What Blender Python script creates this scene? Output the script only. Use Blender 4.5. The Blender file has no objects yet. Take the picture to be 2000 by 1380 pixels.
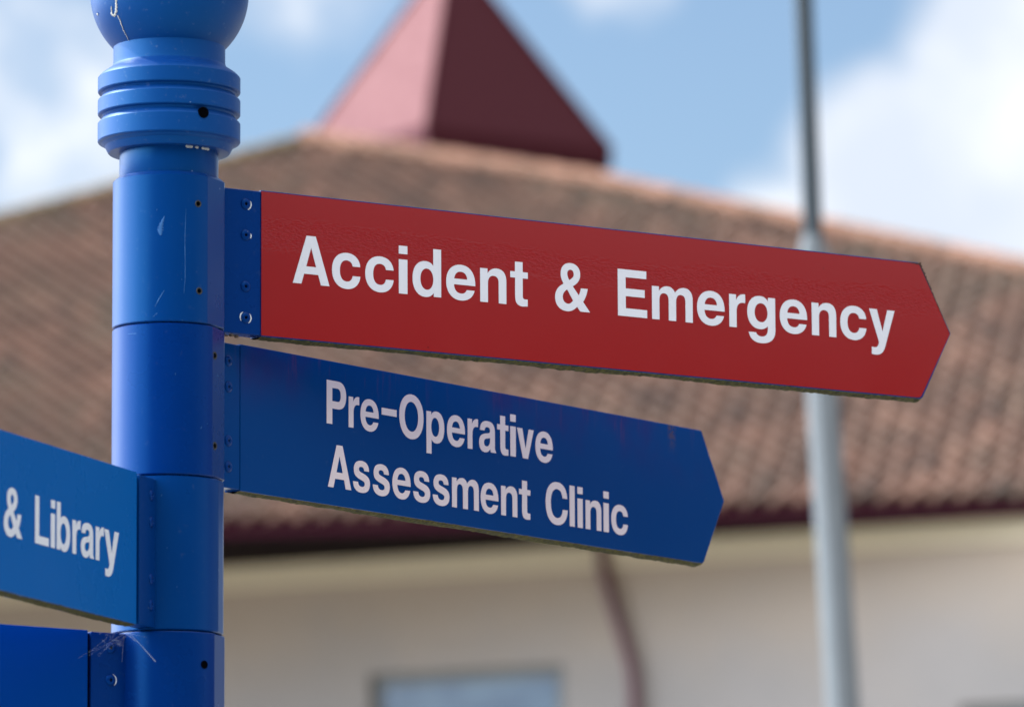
import bpy, bmesh, math, random
from mathutils import Vector, Matrix, noise
random.seed(7)
R = math.radians
scene = bpy.context.scene
C = scene.collection

# ------------------------------------------------------------------ camera
PITCH, ROLL = 0.1506, -0.0051
cd = bpy.data.cameras.new('camera'); cam = bpy.data.objects.new('camera', cd); C.objects.link(cam)
cam.location = (0.3492, -6.0537, 1.6)
fw = Vector((0, math.cos(PITCH), math.sin(PITCH)))
rt = Vector((1, 0, 0)); up = rt.cross(fw)
r2 = rt*math.cos(ROLL)+up*math.sin(ROLL); u2 = -rt*math.sin(ROLL)+up*math.cos(ROLL)
m = Matrix((r2, u2, -fw)).transposed().to_4x4(); m.translation = cam.location
cam.matrix_world = m
cd.sensor_width = 36; cd.sensor_fit = 'HORIZONTAL'
cd.lens = 11772.2/2000*36
cd.clip_start = .1; cd.clip_end = 3000
cd.dof.use_dof = True; cd.dof.focus_distance = 6.33; cd.dof.aperture_fstop = 7.7; cd.dof.aperture_blades = 0
scene.camera = cam

# ------------------------------------------------------------------ light
SUN_AZ, SUN_EL = R(-62), R(42)
SUN_DIR = Vector((math.sin(SUN_AZ)*math.cos(SUN_EL), math.cos(SUN_AZ)*math.cos(SUN_EL), math.sin(SUN_EL)))
sd = bpy.data.lights.new('sun', 'SUN'); sd.energy = 4.6; sd.angle = R(.55); sd.color = (1, .955, .88)
sun = bpy.data.objects.new('sun', sd); C.objects.link(sun)
sun.rotation_euler = SUN_DIR.to_track_quat('Z', 'Y').to_euler(); sun.location = (-30, 20, 40)

scene.view_settings.view_transform = 'Standard'; scene.view_settings.look = 'None'
scene.view_settings.exposure = 0.1; scene.view_settings.gamma = 1

class NT:
    """small helper to write node trees"""
    def __init__(s, tree): s.t = tree
    def n(s, kind, **kw):
        nd = s.t.nodes.new(kind)
        ins = kw.pop('ins', {})
        for k, v in kw.items(): setattr(nd, k, v)
        for k, v in ins.items():
            if isinstance(v, bpy.types.NodeSocket): s.t.links.new(v, nd.inputs[k])
            else: nd.inputs[k].default_value = v
        return nd
    def math(s, op, a, b=0., c=None, clamp=False):
        nd = s.n('ShaderNodeMath', operation=op, use_clamp=clamp, ins={0: a, 1: b})
        if c is not None:
            if isinstance(c, bpy.types.NodeSocket): s.t.links.new(c, nd.inputs[2])
            else: nd.inputs[2].default_value = c
        return nd.outputs[0]
    def ramp(s, fac, stops, interp='LINEAR'):
        nd = s.n('ShaderNodeValToRGB', ins={0: fac}); cr = nd.color_ramp; cr.interpolation = interp
        while len(cr.elements) < len(stops): cr.elements.new(.5)
        for e, (p, c) in zip(cr.elements, stops):
            e.position = p; e.color = (c, c, c, 1) if not isinstance(c, tuple) else (*c, 1)
        return nd.outputs[0]
    def smooth(s, v, a, b, lo=0., hi=1.):
        nd = s.n('ShaderNodeMapRange', interpolation_type='SMOOTHSTEP', ins={0: v, 1: a, 2: b, 3: lo, 4: hi}); return nd.outputs[0]
    def mix(s, fac, a, b, blend='MIX'):
        nd = s.n('ShaderNodeMix', data_type='RGBA', blend_type=blend)
        for k, v in ((0, fac), (6, a), (7, b)):
            if isinstance(v, bpy.types.NodeSocket): s.t.links.new(v, nd.inputs[k])
            else: nd.inputs[k].default_value = v if k == 0 or len(v) == 4 else (*v, 1)
        return nd.outputs[2]
    def noise(s, vec, scale, detail=3., rough=.5, dist=0.):
        nd = s.n('ShaderNodeTexNoise', ins={'Scale': scale, 'Detail': detail, 'Roughness': rough, 'Distortion': dist})
        if vec is not None: s.t.links.new(vec, nd.inputs['Vector'])
        return nd.outputs[0]

world = bpy.data.worlds.new('World'); scene.world = world; world.use_nodes = True
w = NT(world.node_tree); wt = world.node_tree
bg = wt.nodes['Background']; bg.inputs[1].default_value = .12
sky = w.n('ShaderNodeTexSky', sky_type='NISHITA', sun_disc=False, sun_elevation=SUN_EL, sun_rotation=SUN_AZ,
          altitude=100, air_density=1.0, dust_density=.35, ozone_density=2.5)
tc = w.n('ShaderNodeTexCoord')
dirv = tc.outputs['Generated']
CLOUD_HI = (8.8, 9.0, 9.3); CLOUD_LO = (6.3, 6.9, 7.9)
def cdir(az, el):
    az, el = R(az), R(el)
    return (math.sin(az)*math.cos(el), math.cos(az)*math.cos(el), math.sin(el))
# cloud banks, as directions in the sky: azimuth, elevation, radius (deg), strength
BANKS = [(3.9, 10.1, 1.45, 1.05), (5.0, 11.3, 1.35, 1.1), (2.6, 9.6, .95, .75), (5.2, 9.0, 1.8, 1.0), (3.2, 9.0, 1.6, .9),
         (-2.0, 12.7, 1.5, .5), (-.9, 12.8, 1.1, .45), (-4.6, 11.3, 1.5, .5), (-4.2, 10.1, 1.4, .52), (1.1, 12.4, .9, .42), (7.5, 11.5, 2.2, 1.1), (-7, 10, 2, .9)]
nz = w.noise(dirv, 14, 5, .55, .4)
nz2 = w.noise(dirv, 45, 4, .55)
acc = None
for az, el, rad, st in BANKS:
    d = w.n('ShaderNodeVectorMath', operation='DISTANCE', ins={0: dirv, 1: cdir(az, el)}).outputs['Value']
    b_ = w.smooth(d, R(rad)*1.25, R(rad)*.35, 0, st)
    acc = b_ if acc is None else w.math('MAXIMUM', acc, b_)
local = w.math('ADD', acc, w.math('MULTIPLY', w.math('SUBTRACT', nz2, .5), .9))
local = w.smooth(local, .12, .74)
# clouds over the rest of the sky
sep = w.n('ShaderNodeSeparateXYZ', ins={0: dirv})
zz = w.math('MAXIMUM', sep.outputs[2], .05)
pl = w.n('ShaderNodeCombineXYZ', ins={0: w.math('DIVIDE', sep.outputs[0], w.math('ADD', zz, .25)), 1: w.math('DIVIDE', sep.outputs[1], w.math('ADD', zz, .25)), 2: 3.3}).outputs[0]
far = w.smooth(w.noise(pl, 1.7, 6, .55, .3), .47, .62)
dc = w.n('ShaderNodeVectorMath', operation='DISTANCE', ins={0: dirv, 1: cdir(.5, 10)}).outputs['Value']
far = w.math('MULTIPLY', far, w.smooth(dc, R(6), R(11)))
cov = w.math('MAXIMUM', far, w.math('MULTIPLY', local, .97))
ccol = w.mix(w.smooth(w.noise(dirv, 22, 4, .5), .35, .62), CLOUD_LO, CLOUD_HI)
ccol = w.mix(w.smooth(local, .4, 1.), CLOUD_LO, ccol)
near = w.mix(cov, sky.outputs[0], ccol)
# clouds away from the view: brighter banks where they face or surround the sun
fcol = w.mix(w.smooth(w.noise(pl, 3., 4, .5), .35, .65), (11, 11.5, 12.5), (17, 17, 17.5))
away = w.smooth(dc, R(12), R(40))
rgt = w.n('ShaderNodeVectorMath', operation='DISTANCE', ins={0: dirv, 1: cdir(62, 20)}).outputs['Value']
away = w.math('MULTIPLY', away, w.smooth(rgt, .45, 1.0, .12, 1.))
fcov = w.math('MULTIPLY', w.smooth(w.noise(pl, 1.1, 5, .55, .3), .40, .56), away)
allc = w.mix(fcov, near, fcol)
gl = w.n('ShaderNodeVectorMath', operation='DISTANCE', ins={0: dirv, 1: cdir(-88, 18)}).outputs['Value']
glow = w.math('MULTIPLY', w.smooth(gl, 1.16, .3), w.smooth(w.noise(dirv, 3.5, 4, .5), .2, .6, .65, 1.))
allc = w.mix(glow, allc, (47, 54, 62))
# distant horizon behind and beside the camera: tree and roof tones added for reflections
az_ = w.math('MULTIPLY', w.math('ARCTAN2', sep.outputs[0], sep.outputs[1]), 57.29578)
el_ = w.math('MULTIPLY', w.math('ARCSINE', sep.outputs[2]), 57.29578)
azp = w.math('MODULO', w.math('ADD', az_, 360.), 360.)
rag = w.math('MULTIPLY', w.math('SUBTRACT', w.noise(dirv, 60, 3, .6), .5), .5)
edge = w.math('MAXIMUM', 8.7, w.math('SUBTRACT', 9.95, w.math('MULTIPLY', w.math('SUBTRACT', 114.3, azp), .14)))
edge = w.math('ADD', w.math('ADD', w.math('MINIMUM', edge, 10.6), w.smooth(azp, 124, 150, 0, 3.6)), rag)
below = w.smooth(w.math('SUBTRACT', edge, el_), -.05, .1)
deep = w.smooth(w.math('SUBTRACT', edge, el_), .55, .85)
side = w.math('MULTIPLY', w.smooth(azp, 92, 98), w.smooth(azp, 222, 212))
treec = w.mix(deep, (.25, .28, .2), (1.5, 1.25, 1.1))
allc = w.mix(w.math('MULTIPLY', below, side), allc, treec)
side2 = w.math('MULTIPLY', w.smooth(azp, 60, 66), w.smooth(azp, 91, 86))
brick = w.mix(w.smooth(el_, 7.9, 8.5), (.5, .8, 1.6), (2.9, 1.3, 1.7))
allc = w.mix(w.math('MULTIPLY', side2, w.smooth(w.math('ADD', el_, rag), 12., 11.6)), allc, brick)
side3 = w.math('MULTIPLY', w.smooth(azp, 32, 35), w.smooth(azp, 66, 60))  # dark band added so the library panel mirrors less sky
allc = w.mix(w.math('MULTIPLY', side3, w.smooth(w.math('ADD', el_, w.math('MULTIPLY', rag, 2.)), 11.2, 10.6)), allc, (.4, .85, 1.15))
wt.links.new(allc, bg.inputs[0])

# ------------------------------------------------------------------ object helpers
def kv(o, label=None, cat=None, group=None, kind=None):
    if label: o['label'] = label
    if cat: o['category'] = cat
    if group: o['group'] = group
    if kind: o['kind'] = kind
    return o
def thing(name, loc, label, cat, group=None):
    o = bpy.data.objects.new(name, None); C.objects.link(o); o.location = loc
    return kv(o, label, cat, group)
ORG = {}
def obj(name, bm, mat, parent=None, smooth=None, org=None):
    """link a bmesh (world coordinates) as one object, child of parent"""
    if smooth is not None:
        for f in bm.faces: f.smooth = True
        for e in bm.edges:
            if len(e.link_faces) == 2 and e.calc_face_angle(0) > R(smooth): e.smooth = False
    root = parent
    while root is not None and root.parent is not None: root = root.parent
    off = Vector(root.location) if root is not None else Vector(org or (0, 0, 0))
    bm.transform(Matrix.Translation(-off))
    me = bpy.data.meshes.new(name); bm.to_mesh(me); bm.free()
    for mm in (mat if isinstance(mat, (list, tuple)) else [mat]): me.materials.append(mm)
    o = bpy.data.objects.new(name, me); C.objects.link(o)
    if parent is not None: o.parent = parent
    else: o.location = off
    return o
def prism(bm, pts, zaxis, t0, t1, frame, mat=0):
    """pts = 2-D outline in frame (origin, ex, ey); extruded along zaxis from t0 to t1"""
    o, ex, ey = frame
    a = [bm.verts.new(o+ex*x+ey*y+zaxis*t0) for x, y in pts]
    b = [bm.verts.new(o+ex*x+ey*y+zaxis*t1) for x, y in pts]
    n = len(pts); fs = []
    fs.append(bm.faces.new(a[::-1])); fs.append(bm.faces.new(b))
    for i in range(n): fs.append(bm.faces.new((a[i], a[(i+1) % n], b[(i+1) % n], b[i])))
    for f in fs: f.material_index = mat
    return fs
def box(bm, o, ex, ey, ez, x0, x1, y0, y1, z0, z1):
    prism(bm, [(x0, y0), (x1, y0), (x1, y1), (x0, y1)], ez, z0, z1, (o, ex, ey))
def fix(bm, bevel=0, seg=2, ang=30):
    bmesh.ops.recalc_face_normals(bm, faces=bm.faces)
    if bevel:
        es = [e for e in bm.edges if len(e.link_faces) == 2 and e.calc_face_angle(0) > R(ang)]
        bmesh.ops.bevel(bm, geom=es, offset=bevel, segments=seg, affect='EDGES', profile=.5, clamp_overlap=True)
    return bm
def lathe(bm, prof, n=128, origin=Vector((0, 0, 0)), axis=None, cap=True, rf=None):
    rings = []
    for r, z in prof:
        rings.append([bm.verts.new(origin+Vector((math.sin(2*math.pi*i/n)*r*(rf(i/n, z) if rf else 1), math.cos(2*math.pi*i/n)*r*(rf(i/n, z) if rf else 1), z))) for i in range(n)])
    for a, b in zip(rings, rings[1:]):
        for i in range(n): bm.faces.new((a[i], b[i], b[(i+1) % n], a[(i+1) % n]))
    if cap:
        bm.faces.new(rings[0]); bm.faces.new(rings[-1][::-1])
    bmesh.ops.recalc_face_normals(bm, faces=bm.faces)
def tube(bm, pts, rad, n=10, cap=True):
    rings = []
    P = [Vector(p) for p in pts]
    for i, p in enumerate(P):
        d = (P[min(i+1, len(P)-1)]-P[max(i-1, 0)]).normalized()
        a = d.cross(Vector((.13, .29, .95))).normalized(); b = d.cross(a)
        r = rad[i] if isinstance(rad, (list, tuple)) else rad
        rings.append([bm.verts.new(p+(a*math.cos(2*math.pi*k/n)+b*math.sin(2*math.pi*k/n))*r) for k in range(n)])
    for a, b in zip(rings, rings[1:]):
        for k in range(n): bm.faces.new((a[k], a[(k+1) % n], b[(k+1) % n], b[k]))
    if cap: bm.faces.new(rings[0][::-1]); bm.faces.new(rings[-1])
    bmesh.ops.recalc_face_normals(bm, faces=bm.faces)

# ------------------------------------------------------------------ materials
def newmat(name):
    mt = bpy.data.materials.new(name); mt.use_nodes = True
    t = NT(mt.node_tree); p = mt.node_tree.nodes['Principled BSDF']
    return mt, t, p
def link(t, a, b): t.t.links.new(a, b)
def setp(p, **kw):
    for k, v in kw.items():
        k = k.replace('_', ' ')
        if k in p.inputs: p.inputs[k].default_value = (*v, 1) if isinstance(v, tuple) and len(v) == 3 else v
def paint(name, col, rough=.32, coat=.0, coat_r=.08, bump=.02, bscale=900, dirt=.12, spec=.5, grime=(.25, .3, .35), specks=True, tint=None):
    mt, t, p = newmat(name)
    tcn = t.n('ShaderNodeTexCoord').outputs['Object']
    big = t.noise(tcn, 9, 5, .6); fine = t.noise(tcn, 160, 4, .6)
    c = t.mix(t.math('MULTIPLY', t.smooth(big, .42, .7), dirt), col, tuple(min(1, x*1.35+.001) for x in col))
    c = t.mix(t.math('MULTIPLY', t.smooth(fine, .6, .8), dirt*1.2), c, grime)
    if specks:
        vor = t.n('ShaderNodeTexVoronoi', ins={'Vector': tcn, 'Scale': 75.}).outputs['Distance']
        vc = t.n('ShaderNodeTexVoronoi', ins={'Vector': tcn, 'Scale': 75.}).outputs['Color']
        pick = t.math('GREATER_THAN', t.n('ShaderNodeSeparateColor', ins={0: vc}).outputs[0], .86)
        sp = t.math('MULTIPLY', t.smooth(vor, .075, .03), pick)
        c = t.mix(t.math('MULTIPLY', sp, .55), c, (.35, .45, .6))
    link(t, c, p.inputs['Base Color'])
    link(t, t.smooth(big, .3, .75, rough*.9, rough*1.12), p.inputs['Roughness'])
    setp(p, Specular_IOR_Level=spec, Coat_Weight=coat, Coat_Roughness=coat_r)
    if tint: setp(p, Specular_Tint=tint)
    bn = t.n('ShaderNodeBump', ins={'Strength': bump, 'Distance': .001, 'Height': t.noise(tcn, bscale, 2, .5)}).outputs[0]
    link(t, bn, p.inputs['Normal'])
    return mt, t, p, c, tcn

BLUE = (.0001, .030, .160)
M_blue = paint('blue_gloss_paint', BLUE, rough=.30, spec=.5, tint=(.08, .5, 1), dirt=.05)[0]
M_blue_r = paint('blue_paint_chalky', (.0001, .034, .18), rough=.46, spec=.75, tint=(.10, .52, 1), dirt=.2)[0]
M_blue_dk = paint('blue_paint_shade_tone', (.0001, .021, .145), rough=.28, spec=.45, tint=(.05, .4, 1), dirt=.04)[0]  # darker post blue, with the dimmer sky reflection put into the colour

# sign panel paint with stains near the upper edge
def panel_paint(name, col, stain=True, ztop=0., s_dir=None):
    mt, t, p, c, tcn = paint(name, col, rough=.16, dirt=.1, bump=.0, specks=False)
    geo = t.n('ShaderNodeNewGeometry')
    # algae where the surface faces down
    return mt, t, p, c, tcn
M_panel, _t, _p, _c, _tc = paint('blue_panel_paint', (.0002, .042, .23), rough=.2, bump=.03, bscale=260, dirt=.03, specks=False, spec=.14, tint=(.1, .5, 1))
M_panel_l = paint('sky_lit_blue_panel_paint', (.0002, .098, .36), rough=.28, bump=.03, bscale=260, dirt=.03, specks=False, spec=.08)[0]  # lighter copy of the panel blue; sky brightness put into the colour
# rust and grime drips plus a painted purple reflection on the assessment clinic panel (object z = height)
M_panel_st, t, p, c, tcn = paint('blue_panel_paint_weathered_refl', (.0002, .043, .185), rough=.2, bump=.03, bscale=260, dirt=.03, specks=False, spec=.2, tint=(.25, .4, 1))
sx = t.n('ShaderNodeSeparateXYZ', ins={0: tcn})
st_v = t.n('ShaderNodeMapping', ins={'Vector': tcn, 'Scale': (90., 90., 14.)}).outputs[0]
drip = t.smooth(t.noise(st_v, 1.0, 4, .6), .54, .70)
top = t.smooth(sx.outputs[2], 2.497, 2.545)
mask = t.math('MULTIPLY', t.math('MULTIPLY', drip, top), .28)
patch = t.smooth(t.noise(tcn, 14, 2, .5), .44, .62)
c2 = t.mix(t.math('MULTIPLY', mask, t.math('ADD', patch, .25)), c, (.16, .035, .06))
refl_tint = t.math('MULTIPLY', t.smooth(t.noise(tcn, 7, 4, .55), .46, .68), t.smooth(sx.outputs[2], 2.46, 2.54, 0, .6))  # reddish building's reflection painted as a purple tint towards the top
c2 = t.mix(refl_tint, c2, (.03, .012, .12))
# one rust run near the arrow end
dd = t.math('ABSOLUTE', t.math('SUBTRACT', sx.outputs[0], .5293))
run = t.math('MULTIPLY', t.smooth(dd, .0065, .001), t.math('MULTIPLY', t.smooth(sx.outputs[2], 2.505, 2.543), t.smooth(t.noise(tcn, 230, 3, .6), .38, .58)))
c2 = t.mix(t.math('MULTIPLY', run, .8), c2, (.10, .06, .05))
link(t, c2, p.inputs['Base Color'])

# red film: gloss with an orange-peel ripple band across its upper part
M_red, t, p, c, tcn = paint('red_reflective_film', (.285, .009, .010), rough=.12, dirt=.03, bump=.0, specks=False, grime=(.3, .03, .03), spec=.32)
sx = t.n('ShaderNodeSeparateXYZ', ins={0: tcn}).outputs[2]
wob = t.math('ADD', sx, t.math('MULTIPLY', t.math('SUBTRACT', t.noise(tcn, 7, 2, .5), .5), .03))
band = t.math('MULTIPLY', t.smooth(wob, 2.632, 2.650), t.smooth(wob, 2.672, 2.656))
rip = t.noise(t.n('ShaderNodeMapping', ins={'Vector': tcn, 'Scale': (1., 1., 2.2)}).outputs[0], 230, 2, .5)
bn = t.n('ShaderNodeBump', ins={'Strength': t.math('ADD', .02, t.math('MULTIPLY', band, .6)), 'Distance': .0010, 'Height': rip}).outputs[0]
link(t, bn, p.inputs['Normal'])
vor = t.n('ShaderNodeTexVoronoi', ins={'Vector': tcn, 'Scale': 42.})
pick = t.math('GREATER_THAN', t.n('ShaderNodeSeparateColor', ins={0: vor.outputs['Color']}).outputs[0], .93)
sp = t.math('MULTIPLY', t.smooth(vor.outputs['Distance'], .06, .025), pick)
c = t.mix(t.math('MULTIPLY', sp, .7), c, (.10, .004, .006))
link(t, c, p.inputs['Base Color'])

def vinyl(name, col):
    mt, t, p, c, tcn = paint(name, col, rough=.3, dirt=.08, bump=.01, grime=(.5, .5, .5), specks=False)
    return mt
M_white = vinyl('white_vinyl_letters', (.72, .74, .80))
M_pink = vinyl('pink_lit_vinyl_letters', (.76, .66, .68))  # pink bounce light put into the letter colour
M_algae, t, p = newmat('algae')
tcn = t.n('ShaderNodeTexCoord').outputs['Object']
link(t, t.ramp(t.noise(tcn, 220, 5, .7), [(.3, (.012, .014, .012)), (.46, (.040, .040, .009)), (.66, (.12, .105, .018)), (.85, (.17, .145, .045))]), p.inputs['Base Color'])
setp(p, Roughness=.95)
link(t, t.n('ShaderNodeBump', ins={'Strength': 1., 'Distance': .002, 'Height': t.noise(tcn, 900, 3, .6)}).outputs[0], p.inputs['Normal'])
M_chip = paint('bare_chipped_metal', (.70, .73, .76), rough=.5, dirt=.3, specks=False)[0]
M_dark = newmat('dark_hole'); setp(M_dark[2], Base_Color=(.002, .002, .003), Roughness=1., Specular_IOR_Level=0.); M_dark = M_dark[0]
M_steel = newmat('dull_steel_screw'); setp(M_steel[2], Base_Color=(.05, .05, .045), Roughness=.5, Metallic=.6); M_steel = M_steel[0]
M_drop = paint('chalky_white_dropping', (.50, .49, .45), rough=.9, dirt=.6, grime=(.12, .12, .1), specks=False)[0]
M_web = newmat('spider_silk'); setp(M_web[2], Base_Color=(.75, .78, .8), Roughness=.5, Alpha=.12); M_web = M_web[0]
M_blob = paint('pale_lichen', (.34, .36, .36), rough=.9, dirt=.8, specks=False)[0]

# ------------------------------------------------------------------ ground
M_ground, t, p = newmat('pale_bounce_ground')
tcn = t.n('ShaderNodeTexCoord').outputs['Object']
link(t, t.ramp(t.noise(tcn, .35, 6, .6), [(.3, (.20, .185, .155)), (.7, (.29, .265, .22))]), p.inputs['Base Color'])  # ground colour lightened to bounce more light up at the soffit and wall
setp(p, Roughness=.9)
link(t, t.n('ShaderNodeBump', ins={'Strength': .6, 'Distance': .01, 'Height': t.noise(tcn, 90, 3, .6)}).outputs[0], p.inputs['Normal'])
X, Y, Z = Vector((1, 0, 0)), Vector((0, 1, 0)), Vector((0, 0, 1))
bm = bmesh.new(); bm.faces.new([bm.verts.new(v) for v in ((-900, -900, 0), (900, -900, 0), (900, 900, 0), (-900, 900, 0))])
kv(obj('ground', bm, M_ground), kind='structure')
M_pave, t, p = newmat('paving')
tcn = t.n('ShaderNodeTexCoord').outputs['Object']
br = t.n('ShaderNodeTexBrick', ins={'Vector': tcn, 'Color1': (.30, .28, .25, 1), 'Color2': (.24, .22, .2, 1), 'Mortar': (.09, .085, .08, 1), 'Scale': 1., 'Mortar Size': .008, 'Brick Width': .6, 'Row Height': .6})
link(t, t.mix(.35, br.outputs[0], t.ramp(t.noise(tcn, 3, 5, .6), [(.3, .12), (.7, .34)])), p.inputs['Base Color']); setp(p, Roughness=.9)
bm = bmesh.new(); prism(bm, [(-2.4, -9), (2.6, -9), (2.6, 4), (-2.4, 4)], Z, .0, .12, (Vector(), X, Y)); fix(bm, .01)
kv(obj('pavement', bm, M_pave), kind='structure')

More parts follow.
